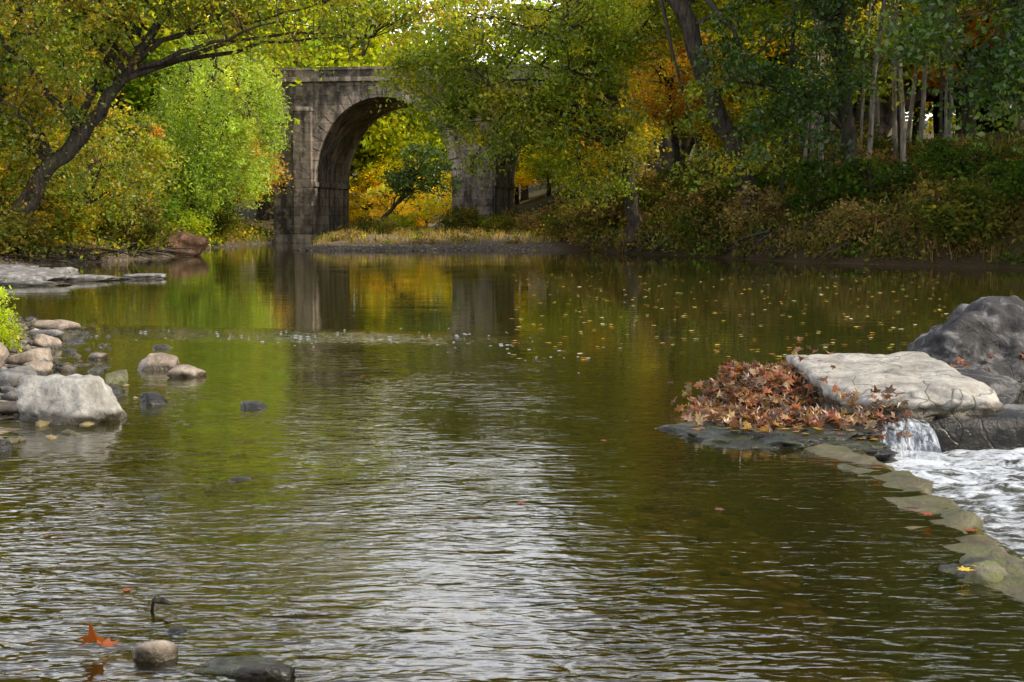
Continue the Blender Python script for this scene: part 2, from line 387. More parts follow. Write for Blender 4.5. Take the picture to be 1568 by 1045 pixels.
# ------------------------------------------------------------ rocks
def rock(name,loc,dims,rotz=0,seed=1,mat=None,sub=4,blocky=False,rough=0.05,p=16,tilt=(0,0),npl=13):
    r=random.Random(seed)
    pl=[]
    if blocky:
        for ax_ in ((1,0,0),(-1,0,0),(0,1,0),(0,-1,0),(0,0,1),(0,0,-1)):
            n=Vector(ax_)+Vector([r.uniform(-.16,.16) for _ in range(3)]); pl.append((n.normalized(),1.0))
        for _ in range(9):
            n=Vector([r.gauss(0,1) for _ in range(3)]).normalized(); pl.append((n,r.uniform(1.08,1.35)))
    else:
        for _ in range(npl):
            n=Vector([r.gauss(0,1) for _ in range(3)]).normalized(); pl.append((n,r.uniform(0.68,1.0)))
        for ax_ in ((1,0,0),(-1,0,0),(0,1,0),(0,-1,0),(0,0,1)): pl.append((Vector(ax_),1.0))
    bm=bmesh.new(); bmesh.ops.create_icosphere(bm,subdivisions=sub,radius=1)
    off=Vector((seed*3.7,seed*1.3,seed*0.7))
    for v in bm.verts:
        n=v.co.normalized(); s=0
        for pn,d in pl:
            q=n.dot(pn)
            if q>0.02: s+=(q/d)**p
        rr=s**(-1/p) if s>0 else 1
        rr=min(rr,1.5)
        co=n*rr
        w=mnoise.fractal(co*2.2+off,1.0,2.0,5)*rough*1.6+ (abs(mnoise.noise(co*4+off))*-rough)
        co=co*(1+w)
        v.co=Vector((co.x*dims[0],co.y*dims[1],co.z*dims[2]))
    me=bpy.data.meshes.new(name); bm.to_mesh(me); bm.free()
    for q in me.polygons: q.use_smooth=True
    me.materials.append(mat or M_RPALE)
    ob=bpy.data.objects.new(name,me); S.collection.objects.link(ob)
    ob.location=loc; ob.rotation_euler=(tilt[0],tilt[1],rotz)
    return ob
rock('flat_boulder',(3.12,11.75,0.03),(0.64,1.05,0.33),0.06,11,M_RSLAB,6,True,0.045,34,(0.09,0.0))
rock('dark_boulder',(4.75,13.9,0.15),(0.98,0.9,0.64),0.3,23,M_RDARK,6,False,0.10,40,npl=10)
rock('dark_boulder',(4.1,12.5,-0.08),(0.4,0.6,0.3),0.3,24,M_RDARK,4,False,0.08,24)
rock('rock_slab',(2.0,10.38,-0.09),(0.76,0.55,0.16),-0.12,31,M_RWET,6,True,0.12,18,(0.0,-0.02))
rock('rock_slab',(2.2,12.1,-0.08),(0.7,0.8,0.25),0.2,32,M_RWET,5,False,0.06,12)
rock('mossy_rock',(2.13,6.3,-0.08),(0.24,0.28,0.13),0.2,41,M_RMOSS,5,False,0.14)
rock('river_boulder',(-3.54,11.35,0.05),(0.42,0.38,0.28),0.2,52,M_RPALE,5,False,0.06,44,(0,0),8)
rock('river_rock',(-3.12,12.3,0.0),(0.13,0.14,0.11),0.2,53,M_RDARK,3)
rock('river_rock',(-3.82,15.2,0.03),(0.24,0.22,0.14),0.4,54,M_RTAN,4,p=30)
rock('river_rock',(-3.3,14.4,0.02),(0.17,0.16,0.10),1.4,55,M_RTAN,4,p=30)
rock('river_rock',(-3.85,13.7,0.03),(0.11,0.12,0.11),2.0,56,M_RMOSS,4)
rock('river_rock',(-2.17,12.0,-0.03),(0.12,0.1,0.08),0.5,57,M_RDARK,4)
rock('river_rock',(-4.75,16.2,0.0),(0.12,0.12,0.07),0.5,58,M_RTAN,3)
rock('river_rock',(-3.62,9.75,0.0),(0.18,0.14,0.08),0.5,59,M_RDARK,3)
rock('river_cobble',(-1.3,5.1,0.015),(0.088,0.08,0.062),0.3,60,M_RTAN,4,False,0.03,8)
rock('river_rock',(-0.98,4.98,-0.04),(0.25,0.11,0.085),-0.25,61,M_RWET,4,False,0.12,14)
rock('river_cobble',(-1.3,5.42,-0.01),(0.05,0.04,0.03),0.3,62,M_RDARK,3,False,0.03,8)
rock('river_rock',(-1.72,8.7,-0.045),(0.12,0.1,0.06),0.5,63,M_RWET,3)
rock('river_rock',(-2.05,8.1,-0.04),(0.07,0.06,0.05),0.5,64,M_RWET,3)
for k,(x,y,a,b,c) in enumerate([(-12.9,36,1.5,1.2,0.24),(-11.0,37.0,1.0,0.7,0.16),(-14.6,34.5,1.3,1.4,0.3),(-11.4,34.2,0.8,0.5,0.1),(-9.9,38.2,0.5,0.5,0.1),(-12.6,32.6,0.7,0.5,0.1),(-13.8,38,1.2,0.8,0.3),(-12.2,38.5,0.6,0.5,0.25)]):
    rock('ledge_rock',(x,y,0.02),(a,b,c),0.1*k,70+k,M_RGREY,4,k%2==0,0.11,20)
lst=[(-5.25,15.4,.26,.2,.15),(-4.75,13.4,.22,.2,.14),(-4.3,12.7,.16,.16,.1),(-5.8,17.6,.2,.2,.12),(-6.2,18.9,.25,.2,.12),(-6.6,20.5,.35,.3,.14),(-4.9,14.6,.16,.18,.11),(-4.0,12.9,.10,.12,.07),(-5.6,14.8,.3,.25,.2),(-4.1,11.6,.18,.15,.1),(-4.35,17.6,.14,.12,.06)]
for k,(x,y,a,b,c) in enumerate(lst):
    rock('shore_rock',(x,y,max(-0.03,float(height(x,y)))+c*0.25),(a,b,c),k*0.7,90+k,[M_RTAN,M_RGREY,M_RTAN][k%3],3,False,0.05,30)
def pebbles(name,n,reg,mats,smin,smax,seed):
    r=np.random.default_rng(seed); bm=bmesh.new(); bmesh.ops.create_icosphere(bm,subdivisions=1,radius=1)
    bv=np.array([v.co[:] for v in bm.verts]); bf=np.array([[v.index for v in f.verts] for f in bm.faces]); bm.free()
    Vs=[];Fs=[];MI=[];c=0
    for k in range(n):
        x,y=reg(r); s=smin+(smax-smin)*r.random()**2.5
        z=float(height(x,y)); q=bv*(1+0.18*r.normal(size=(len(bv),1)))*np.array([1,0.8,0.6])*s
        a=r.random()*6.28; q=q@np.array([[math.cos(a),math.sin(a),0],[-math.sin(a),math.cos(a),0],[0,0,1]])
        Vs.append(q+np.array([x,y,z+0.15*s])); Fs.append(bf+c); c+=len(bv); MI+= [int(r.integers(0,len(mats)))]*len(bf)
    return build(name,np.vstack(Vs),np.vstack(Fs),mats,MI=MI,smooth=True)
def regL(r):
    y=11+12*r.random(); xl=np.interp(y,XL[:,0],XL[:,1]); return xl+0.8-2.9*r.random()**1.1,y
pebbles('shingle',1100,regL,[M_RTAN,M_RGREY,M_RGREY],0.02,0.12,5)
def regBar(r):
    x=-11+13*r.random(); return x,70+(x+11)*0.1-0.6+3.5*r.random()
pebbles('gravel_bar_stones',700,regBar,[M_RTAN,M_RGREY],0.02,0.09,6)
def regB(r):
    y=4.8+9*r.random(); return -3.8+6.0*r.random()**1.2,y
pebbles('riverbed_stones',700,regB,[M_RBED,M_RBED,M_RWEIR],0.02,0.09,8)

# weir crest
def ctop(y): return 2.36+0.05*math.sin(y*1.7)+0.03*math.sin(y*5.1)
ys=np.arange(2.0,10.6,0.035); prof=[(-1.15,-0.34),(-0.85,-0.2),(-0.66,-0.12),(-0.5,-0.07),(-0.36,-0.03),(-0.24,-0.005),(-0.11,0.006),(0.0,0.012),(0.06,0.0),(0.10,-0.03),(0.13,-0.12),(0.14,-0.6)]
Vw=[]
for y in ys:
    for k,(dx,dz) in enumerate(prof):
        nz=mnoise.fractal(Vector((dx*5,y*2.6,2)),1.0,2.0,5)
        Vw.append((ctop(y)+dx+0.09*mnoise.fractal(Vector((y*3,k*.4,0)),1.0,2.0,3),y,dz+0.045*nz))
K=len(prof); i=np.arange(len(ys)-1)[:,None]*K; j=np.arange(K-1)[None,:]
F=np.stack([i+j,i+j+1,i+K+j+1,i+K+j],-1).reshape(-1,4)
build('stone_weir',Vw,F,[M_RWEIR],smooth=True)
rock('weir_stones',(6.6,10.9,-0.2),(3.6,0.35,0.33),0.0,99,M_RDARK,4,True,0.07)
m,nt=newmat('falling_water')
tc=N(nt,'ShaderNodeNewGeometry').outputs['Position']
a=noise_n(nt,mapping(nt,tc,(26,10,4)),1.0,5,0.7,0.6)
fo=principled(nt,(0.65,0.7,0.76),0.35,bump(nt,a,0.03),0.6)
tr=N(nt,'ShaderNodeBsdfTransparent'); gl=N(nt,'ShaderNodeBsdfGlossy'); gl.inputs['Roughness'].default_value=0.1
mg=N(nt,'ShaderNodeMixShader'); mg.inputs[0].default_value=0.25; L(nt,tr.outputs[0],mg.inputs[1]); L(nt,gl.outputs[0],mg.inputs[2])
mx=N(nt,'ShaderNodeMixShader'); L(nt,maprange(nt,a,0.45,0.65,0.03,0.85),mx.inputs[0]); L(nt,mg.outputs[0],mx.inputs[1]); L(nt,fo,mx.inputs[2])
out(nt,mx.outputs[0]); M_FALL=m
Vf=[];us=np.linspace(0,1,24);vs=np.linspace(0,1,18)
for v in vs:
    for u in us:
        x=2.68+0.42*u+0.08*v*(u-0.5); y=10.85-0.55*v**0.6-0.1*u; z=0.1-0.06*v-0.22*v**2.2+0.02*mnoise.noise(Vector((u*9,v*3,0)))
        Vf.append((x,y,z))
K=24;i=np.arange(17)[:,None]*K;j=np.arange(23)[None,:]
build('small_cascade',Vf,np.stack([i+j,i+j+1,i+K+j+1,i+K+j],-1).reshape(-1,4),[M_FALL],smooth=True)

# ------------------------------------------------------------ fallen leaves (lobed)
def maple(acc,c,s,col,r,flat=False,mi=0):
    ang=np.array([-90,-50,-25,-5,15,40,65,90,115,140,165,185,205,230])*math.pi/180
    rad=np.array([0.25,0.62,0.4,0.95,0.5,0.9,0.52,1.1,0.52,0.9,0.5,0.95,0.4,0.62])
    P=np.stack([np.cos(ang)*rad,np.sin(ang)*rad,np.zeros(14)],1)
    cu=r.uniform(-0.1,0.1) if flat else r.uniform(-0.9,0.9)
    cv=r.uniform(-0.1,0.1) if flat else r.uniform(-0.6,0.9)
    P[:,2]=cu*P[:,0]**2+cv*P[:,1]*abs(P[:,1])*0.6+(0 if flat else r.normal(size=14)*0.08)
    a,b,g=(r.random()*6.28,0.03*r.normal(),0.03*r.normal()) if flat else (r.random()*6.28,r.normal()*0.5,r.normal()*0.5)
    R=np.array(Euler((b,g,a)).to_matrix())
    P=np.vstack([[0,0,0],P])@R.T*s*0.5+c
    F=[(0,1+k,1+(k+1)%14,1+(k+2)%14) for k in range(0,14,2)]
    acc.add(P,F,col*(0.5+0.9*r.random()),mi,False)
bpy.context.view_layer.update()
dg=bpy.context.evaluated_depsgraph_get()
def drop(x,y,z0=3.0,zdef=0.0):
    hit,loc,nr,ix,o,mt=S.ray_cast(dg,Vector((x,y,z0)),Vector((0,0,-1)))
    return loc.z if hit else zdef
LC=[np.array(c) for c in [(0.18,0.05,0.025),(0.24,0.075,0.035),(0.10,0.045,0.033),(0.24,0.13,0.08),(0.16,0.08,0.055),(0.07,0.04,0.033),(0.32,0.22,0.15),(0.13,0.07,0.05),(0.2,0.14,0.1)]]
nL=len(LC)
acc=Acc(); r=np.random.default_rng(3)
for k in range(1900):
    q=r.random()
    if q<0.42:
        x=2.25+r.normal()*0.27; y=12.3+r.normal()*0.4; hh=0.16
    elif q<0.72:
        x=1.95+r.normal()*0.3; y=11.5+r.normal()*0.4; hh=0.06
    else:
        x=2.25+r.normal()*0.4; y=10.72+r.normal()*0.24; hh=0.03
    if x<1.35 or y<10.1 or x>3.0: continue
    z=max(drop(x,y),0.0)
    if x>2.4 and z>0.24 and r.random()<0.94: continue
    maple(acc,np.array([x,y,z+hh*r.random()**0.6+0.02]),0.085+0.055*r.random(),LC[r.integers(0,nL)],r)
for k in range(60):
    x=1.5+1.1*r.random(); y=10.0+0.7*r.random(); maple(acc,np.array([x,y,max(drop(x,y),0)+0.012]),0.09,np.array((0.36,0.25,0.04)) if r.random()<.5 else LC[r.integers(0,nL)],r,True)
for k in range(60):
    x=3.0+2*r.random(); y=12.9+0.7*r.random(); z=drop(x,y)
    if z<0.35: maple(acc,np.array([x,y,max(z,0)+0.03]),0.12,LC[r.integers(0,4)],r)
acc.obj('fallen_leaf_pile',[M_DRY])
acc=Acc()
for k in range(380):
    y=16+28*r.random()**1.2; x=(0.0+0.31*r.random())*y
    maple(acc,np.array([x,y,0.012]),0.08+0.06*r.random(),np.array([(0.55,0.3,0.07),(0.7,0.62,0.48),(0.38,0.17,0.06),(0.55,0.44,0.1)][r.integers(0,4)]),r,True)
for k in range(60):
    y=6+20*r.random(); x=(-0.34+0.6*r.random())*y
    if x>2.2: continue
    maple(acc,np.array([x,y,0.008]),0.05+0.04*r.random(),LC[r.integers(0,nL)],r,True)
for (x,y) in [(2.2,7.4),(2.3,7.0),(2.15,7.55),(2.28,8.8),(2.1,6.25),(2.0,6.2)]:
    maple(acc,np.array([x,y,0.05]),0.11,LC[r.integers(0,4)] if y>6.5 else np.array((0.4,0.3,0.04)),r,True)
acc.obj('floating_leaves',[M_DRY])
acc=Acc(); r=np.random.default_rng(12)
maple(acc,np.array([-1.53,5.12,0.06]),0.15,np.array((0.34,0.09,0.02)),r)
maple(acc,np.array([-1.5,5.14,0.03]),0.12,np.array((0.28,0.07,0.02)),r)
acc.obj('maple_leaf',[M_DRY])
m,nt=newmat('foam_bubble'); out(nt,principled(nt,(0.42,0.45,0.48),0.4)); M_BUB=m
acc=Acc(); r=np.random.default_rng(4)
for k in range(80):
    t=r.random()**0.8; x=-6.0+6.6*t+r.normal()*0.3; y=19.4-0.1*(x+6)*0.5-max(0,x+2)**1.6*0.45+r.normal()*1.0
    s=0.005+0.008*r.random()**2; n=6; th=np.linspace(0,6.28,n,endpoint=False)
    a=np.stack([np.cos(th)*s*2.2,np.sin(th)*s,np.zeros(n)],1)+(x,y,0.002); b=np.stack([np.cos(th)*s*1.6,np.sin(th)*s*.5,np.full(n,s*0.3)],1)+(x,y,0.002)
    Vv=np.vstack([a,b]); Ff=[(q,(q+1)%n,n+(q+1)%n,n+q) for q in range(n)]+[(n,n+1,n+2,n+3),(n,n+3,n+4,n+5)]
    acc.add(Vv,Ff,(1,1,1),0,True)
acc.obj('foam_flecks',[M_BUB])

# ------------------------------------------------------------ bridge
def mat_stone(name,tint,bright):
    m,nt=newmat(name)
    tc=N(nt,'ShaderNodeTexCoord').outputs['Object']
    wn=N(nt,'ShaderNodeTexNoise'); wn.inputs['Scale'].default_value=0.8; L(nt,tc,wn.inputs['Vector'])
    sp=N(nt,'ShaderNodeSeparateXYZ'); L(nt,tc,sp.inputs[0])
    wz=math_n(nt,'MULTIPLY',math_n(nt,'SUBTRACT',wn.outputs['Fac'],0.5),0.12)
    cb=N(nt,'ShaderNodeCombineXYZ'); L(nt,math_n(nt,'ADD',sp.outputs[0],sp.outputs[1]),cb.inputs[0]); L(nt,math_n(nt,'ADD',sp.outputs[2],wz),cb.inputs[1])
    br=N(nt,'ShaderNodeTexBrick'); L(nt,cb.outputs[0],br.inputs['Vector'])
    br.inputs['Scale'].default_value=1.0; br.inputs['Brick Width'].default_value=1.35; br.inputs['Row Height'].default_value=0.6
    br.inputs['Mortar Size'].default_value=0.02; br.inputs['Mortar Smooth'].default_value=0.6
    br.inputs['Color1'].default_value=(0.65,0.65,0.66,1); br.inputs['Color2'].default_value=(1.15,1.1,1.03,1); br.inputs['Mortar'].default_value=(0.45,0.45,0.45,1)
    f=noise_n(nt,tc,0.45,8,0.7); f2=noise_n(nt,mapping(nt,tc,(1.6,1.6,0.3)),0.8,6,0.65); f3=noise_n(nt,tc,2.2,7,0.72)
    c=ramp(nt,f,[(0.34,tuple(0.25*x for x in tint)),(0.5,tint),(0.66,tuple(1.5*x for x in tint))])
    c=mixc(nt,1.0,c,br.outputs['Color'],'MULTIPLY')
    c=mixc(nt,maprange(nt,f2,0.46,0.58,0,0.85),c,tuple(0.18*x for x in tint))
    c=mixc(nt,maprange(nt,f3,0.5,0.72,0,0.6),c,tuple(min(1,bright*x) for x in tint))
    nb=bump(nt,br.outputs['Fac'],-0.05,0.7); nb=bump(nt,f3,0.1,0.9,nb)
    out(nt,principled(nt,c,0.92,nb,0.15)); return m
M_ST=mat_stone('bridge_stone',(0.25,0.21,0.175),2.0)
M_STP=mat_stone('bridge_stone_pale',(0.36,0.3,0.255),1.4)
BE=bpy.data.objects.new('stone_arch_bridge',None); S.collection.objects.link(BE)
BE.location=(-13.0,94,0); BE.rotation_euler=(0,0,math.radians(-8))
D=9.0; ZT=10.5; PW=2.8; SPAN=9.2; ZS=4.0; RISE=5.5
def boxv(acc,x0,x1,y0,y1,z0,z1,mi=0,tx=0):
    Vb=[(x0,y0,z0),(x1,y0,z0),(x1,y1,z0),(x0,y1,z0),(x0+tx,y0+tx,z1),(x1-tx,y0+tx,z1),(x1-tx,y1-tx,z1),(x0+tx,y1-tx,z1)]
    acc.add(Vb,[(0,3,2,1),(4,5,6,7),(0,1,5,4),(1,2,6,5),(2,3,7,6),(3,0,4,7)],(1,1,1),mi)
wall=Acc(); ring=Acc(); trim=Acc()
for k in range(-3,5):
    u0=12*k; 
    boxv(wall,u0-PW,u0,0,D,-1,ZT)
    boxv(trim,u0-PW-0.25,u0+0.25,-0.75,D+0.3,-1,0.55,0,0.08)
    boxv(wall,u0-1.25,u0-0.06,-0.5,-0.003,0.55,8.6,0,0.0)
    boxv(wall,u0-1.32,u0+0.01,-0.58,-0.006,8.603,8.85,0,0.05)
    boxv(wall,u0-0.1,u0+0.10,-0.1,D+0.1,ZS-0.3,ZS,0)
    boxv(wall,u0-PW-0.10,u0-PW+0.1,-0.1,D+0.1,ZS-0.3,ZS,0)
    if k<4:
        n=28; th=np.linspace(math.pi,0,n+1)
        U=u0+SPAN/2+SPAN/2*np.cos(th); Zz=ZS+RISE*np.sin(th)
        Va=[];
        for y in (0.0,D):
            for q in range(n+1): Va+= [(U[q],y,Zz[q]),(U[q],y,ZT)]
        Fa=[(2*q,2*q+2,2*q+3,2*q+1) for q in range(n)]; o=2*(n+1)
        Fa+=[(o+2*q+1,o+2*q+3,o+2*q+2,o+2*q) for q in range(n)]
        Fa+=[(2*q,o+2*q,o+2*q+2,2*q+2) for q in range(n)]
        wall.add(Va,Fa,(1,1,1),0,False)
        nv=25
        for q in range(nv):
            a0=math.pi*q/nv+0.008; a1=math.pi*(q+1)/nv-0.008
            for (ya,yb) in ((-0.07,0.35),(D-0.35,D+0.07)):
                P=[]
                for y in (ya,yb):
                    for a in (a0,a1):
                        for rr in (0.0-0.012,0.72):
                            P.append((u0+SPAN/2+(SPAN/2+rr)*math.cos(a),y,ZS+(RISE+rr)*math.sin(a)))
                ring.add(P,[(0,1,3,2),(4,6,7,5),(0,2,6,4),(1,5,7,3),(0,4,5,1),(2,3,7,6)],(1,1,1),0)
UL,UR=-36-PW,48
boxv(trim,UL,UR,-0.22,D+0.22,ZT+0.003,ZT+0.3)
boxv(wall,UL,UR,-0.02,0.4,ZT+0.303,ZT+0.75); boxv(wall,UL,UR,D-0.4,D+0.02,ZT+0.303,ZT+0.75)
boxv(trim,UL,UR,-0.12,0.5,ZT+0.753,ZT+0.93); boxv(trim,UL,UR,D-0.5,D+0.12,ZT+0.753,ZT+0.93)
wall.obj('arch_walls_and_piers',[M_ST],BE); ring.obj('voussoirs',[M_STP],BE); trim.obj('cornice_and_plinths',[M_STP],BE)

# ------------------------------------------------------------ trees
def H(x,y): return float(height(x,y))
tree('leaning_maple_tree',[(-18.0,50,0.0),(-17.4,50,1.6),(-16.3,50,3.2),(-15.0,50,4.5),(-13.5,50,6.4),(-12.5,50,8.0),(-11.0,49.5,10.2),(-8.5,49,11.2),(-5.5,48.5,11.6)],
     [0.46,0.38,0.31,0.26,0.19,0.15,0.11,0.08,0.05],
     [(-18.2,49,8.2,5.5,3.2,4.2),(-12,48.5,10.6,5.0,3.5,3.2),(-7,48,9.6,4.2,3,2.6),(-2.6,48,9.2,3.0,2,1.5),(-19.0,49.5,4.6,3.0,2,2.6),(-9.5,49,13.5,4.5,3,2.2)],
     860,86,0.155,'ygo',0.72,seed=11,nlimb=40,lstart=0.3,shell=0.3)
tree('maple_tree',[(-18.6,52,0.2),(-19,52,4),(-18,52,8),(-17,52,12)],[0.25,0.2,0.14,0.06],[(-20,54,9,5,4,5)],150,90,0.18,'mix',0.9,seed=12,nlimb=12)
tree('willow_tree',[(-18.2,79,0.6),(-17.6,79,4),(-16.4,78.5,8),(-16,78,11)],[0.35,0.28,0.2,0.08],[(-15.8,78,8.0,3.6,3.2,4.6),(-17.8,78,5.5,3,3,3.5)],
     280,110,0.24,'willow',0.85,droop=0.6,seed=13,nlimb=16)
tree('maple_tree',[(-20,63,0.6),(-19.6,63,2.5),(-19,63,5)],[0.16,0.12,0.05],[(-18.0,62,4.2,3.4,2.5,2.4)],130,80,0.17,'mix',0.7,seed=14)
tree('maple_tree',[(-17.5,57,0.6),(-17.0,57,2),(-16.4,57,3.6)],[0.12,0.09,0.04],[(-16.5,56.5,2.8,2.3,1.8,1.7)],80,75,0.14,'ygo',0.6,seed=16,lstart=0.1)
tree('orange_maple_tree',[(-17.5,88,0.8),(-17,88,3),(-16.8,88,5)],[0.14,0.1,0.05],[(-15.6,84,4.4,1.9,2,1.6)],80,80,0.2,'orange',0.7,seed=15)
tree('yellowing_maple_tree',[(5.7,66.5,0.5),(5.5,66.2,3),(4.8,66,6.2),(3.9,66,9.6),(3.1,66,13),(2.6,66,16)],[0.38,0.3,0.25,0.2,0.14,0.06],
     [(0.4,65,8.6,5.0,3.5,3.7),(-0.9,64,6.0,2.6,2,2.4),(5.2,65,12.5,4.4,4,4.0),(3.5,64.5,5.5,2.8,2.2,3.0),(-3.2,64,8.2,2.3,2,2.8)],680,88,0.18,'ygd',0.8,seed=21,nlimb=36,lstart=0.3,shell=0.25)
tree('leaning_oak_tree',[(10.5,60,1.2),(9.2,60,4.5),(7.8,60,8.2),(6.4,60,11.4),(5.2,60,15),(4.6,60,19)],[0.5,0.42,0.38,0.34,0.26,0.12],
     [(7,59,16.5,5,4,4.0),(10.6,58.5,11.5,2.6,2.4,2.6),(8.8,58,5.2,2.6,2,2.4)],260,92,0.19,'ygd',0.9,seed=22,nlimb=22,lstart=0.3)
tree('orange_maple_tree',[(8.4,73,2.5),(8.3,73,6),(8.0,72.5,10)],[0.25,0.18,0.08],[(7.9,72,8.8,2.4,2.2,2.4)],100,90,0.2,'orange',0.8,seed=23)
tree('beech_tree',[(13.8,58,2),(13.4,58,7),(12.5,58,13),(12,58,20)],[0.36,0.3,0.24,0.1],[(10.8,56.5,8.6,2.9,2.6,3.4),(13,57,15.4,5.5,4,5.3),(10.8,55.5,4.4,2.0,1.6,1.8)],330,92,0.21,'dark',0.9,seed=24,nlimb=28,lstart=0.2)
tree('beech_tree',[(19.5,43,1.6),(18.8,43,6),(17.6,42,11),(17,42,17)],[0.36,0.3,0.24,0.1],[(14.4,40.5,7.6,3.8,3,3.4),(18,41,11,5,4,6),(17,40.5,4.4,3.0,2.2,2.6)],370,92,0.2,'dark',0.9,seed=25,nlimb=30,lstart=0.22)
tree('oak_tree',[(23,54,3),(22,54,9),(21,53,15),(20,53,22)],[0.5,0.4,0.3,0.1],[(19,52,16.5,7,5,5)],190,92,0.27,'green',1.1,seed=26,nlimb=22)
r=np.random.default_rng(31)
for k in range(22):
    x=11.6+9.5*k/21+r.normal()*0.3; y=60+10*r.random(); z=H(x,y)-0.2
    lx=r.normal()*0.8; rr0=0.07+0.08*r.random()
    tree('birch_tree',[(x,y,z),(x+lx*.3,y,z+5),(x+lx,y,z+10),(x+lx*1.2,y,z+15)],[rr0,rr0*.8,rr0*.6,0.03],[(x+lx,y,z+13.5,2.2,2,2.6),(x+lx*.5,y,z+6,1.2,1,2.5)],20,60,0.2,'ygd',0.8,seed=200+k,nlimb=9,bark=M_BARKL if k%3 else M_BARK,lstart=0.3)
tree('bent_box_elder',[(-8.8,84,0.6),(-8.1,83.5,1.1),(-6.8,83,2.3),(-5.6,82.5,4.0),(-4.8,82,5.5)],[0.16,0.14,0.1,0.07,0.03],[(-5.0,82,5.0,1.5,1.2,0.9),(-5.9,82,3.8,1.5,1.2,0.7),(-4.2,82,3.6,1.1,1,0.8)],60,60,0.2,'dark',0.55,seed=41,nlimb=10,lstart=0.2)
tree('box_elder',[(-7.3,87,0.6),(-7.1,87,1.6),(-6.2,87,3)],[0.09,0.07,0.03],[(-6.8,87,2.4,2.3,1.5,1.3)],50,80,0.2,'sunlit',0.6,seed=42,nlimb=8,lstart=0.1)

def template(nm,h,w,pal,seed,ls=0.36,nc=110,bark=None):
    ob=tree(nm,[(0,0,-0.5),(0.2,0,h*0.35),(-0.2,0.1,h*0.7),(0,0,h*0.95)],[h*0.022,h*0.018,h*0.01,0.03],
      [(0,0,h*0.62,w,w,h*0.36),(w*0.3,0,h*0.4,w*0.8,w*0.8,h*0.25)],nc,68,ls,pal,1.2,seed=seed,nlimb=16,bark=bark,lstart=0.25,leafm=M_LEAFD)
    me=ob.data; bpy.data.objects.remove(ob); return me
TM={p:[template('forest_tree',15,4.0,p,300+10*a+b) for b in range(2)] for a,p in enumerate(['ygreen','yellow','dark','mix','green','orange','sunlit'])}
def shrub_t(pal,seed):
    ob=tree('shrub',[(0,0,-0.3),(0.1,0,0.6),(0,0,1.4)],[0.05,0.04,0.02],[(0,0,1.3,1.3,1.3,1.1)],42,45,0.18,pal,0.5,seed=seed,nlimb=10,lstart=0.1,leafm=M_LEAFD)
    me=ob.data; bpy.data.objects.remove(ob); return me
TS={p:[shrub_t(p,500+a)] for a,p in enumerate(['ygreen','yellow','dark','mix','green','scrub','brown','willow'])}
def place(par,pal,x,y,h,wsc=1.0,T=None,h0=15,nm='forest_tree',dz=-0.1):
    me=random.choice((T or TM)[pal]); o=bpy.data.objects.new(nm,me); S.collection.objects.link(o); o.parent=par
    s=h/h0; o.location=(x,y,H(x,y)+dz); o.scale=(s*wsc,s*wsc,s); o.rotation_euler=(0,0,random.random()*6.28)
def emp(n):
    e=bpy.data.objects.new(n,None); S.collection.objects.link(e); return e
E1=emp('distant_forest')
random.seed(5)
for k in range(24):
    x=-58+5.4*k+random.uniform(-1.2,1.2); y=random.uniform(116,126)
    h=random.uniform(11.5,13) if -8<x<3 else (random.uniform(20,23) if -28<x<=-8 else random.uniform(16,20))
    place(E1,random.choice(['ygreen','yellow','ygreen','sunlit','green']) if not -20<x<5 else random.choice(['sunlit','ygreen','yellow']),x,y,h,1.25)
for k in range(12):
    x=-90+16*k; y=random.uniform(145,160)
    place(E1,random.choice(['ygreen','mix','green']),x,y,random.uniform(9,11) if -14<x<6 else random.uniform(17,22),2.5)
for k in range(9):
    place(E1,random.choice(['sunlit','ygreen','sunlit']),-14+2.4*k,random.uniform(109,114),random.uniform(4,7),1.6)
E2=emp('riverside_forest')
for k in range(17):
    y=random.uniform(62,100); x=-21-random.uniform(0,22)
    place(E2,random.choice(['ygreen','mix','ygreen','yellow','green']),x,y,random.uniform(12,19),1.2)
for k in range(7):
    place(E2,random.choice(['mix','ygreen','orange']),-20.5-2.5*k,random.uniform(57,64),random.uniform(4.5,7.5),1.3)
for (x,y,h) in [(-20,88,19),(-16.5,112,22),(-11.5,113,20)]: place(E2,'ygreen',x,y,h,1.0)
E3=emp('hillside_forest')
for k in range(20):
    y=random.uniform(82,108); x=13+36*(k/20)+random.uniform(-1,1)
    place(E3,random.choice(['green','yellow','ygreen','ygreen','orange','green']),x,y,random.uniform(18,24),1.25)
for k in range(7):
    y=44+5*k; x=27+random.uniform(0,10)
    place(E3,random.choice(['green','dark']),x,y,random.uniform(14,19),1.1)
for (x,y,h,p) in [(6.0,82,9,'yellow'),(11.5,72,8,'mix'),(4.4,92,7,'ygreen'),(11,84,17,'ygreen')]:
    place(E3,p,x,y,h,1.1)
E4=emp('bank_shrubs')
for k in range(64):
    y=45+42*random.random(); xr=float(np.interp(y,XR[:,0],XR[:,1])); s=random.random()
    place(E4,random.choice(['scrub','dark','scrub','brown','scrub','brown','dark']),xr+0.5+11*s**1.4,y,random.uniform(1.2,2.4),1.2,TS,2.4,'shrub',-0.15)
E5=emp('bank_shrubs')
for k in range(46):
    y=46+50*random.random(); xl=float(np.interp(y,XL[:,0],XL[:,1])); s=random.random()
    place(E5,random.choice(['green','dark','mix','scrub','ygreen' if y>60 else 'scrub']),xl-0.7-8*s**1.3,y,random.uniform(1.3,2.8),1.2,TS,2.4,'shrub',-0.15)
for k in range(14):
    x=-9+11*random.random(); y=80+8*random.random()
    place(E5,random.choice(['ygreen','brown','yellow','scrub']),x,y,random.uniform(0.9,1.7),1.2,TS,2.4,'shrub',-0.1)
E6=emp('shore_plant_clumps')
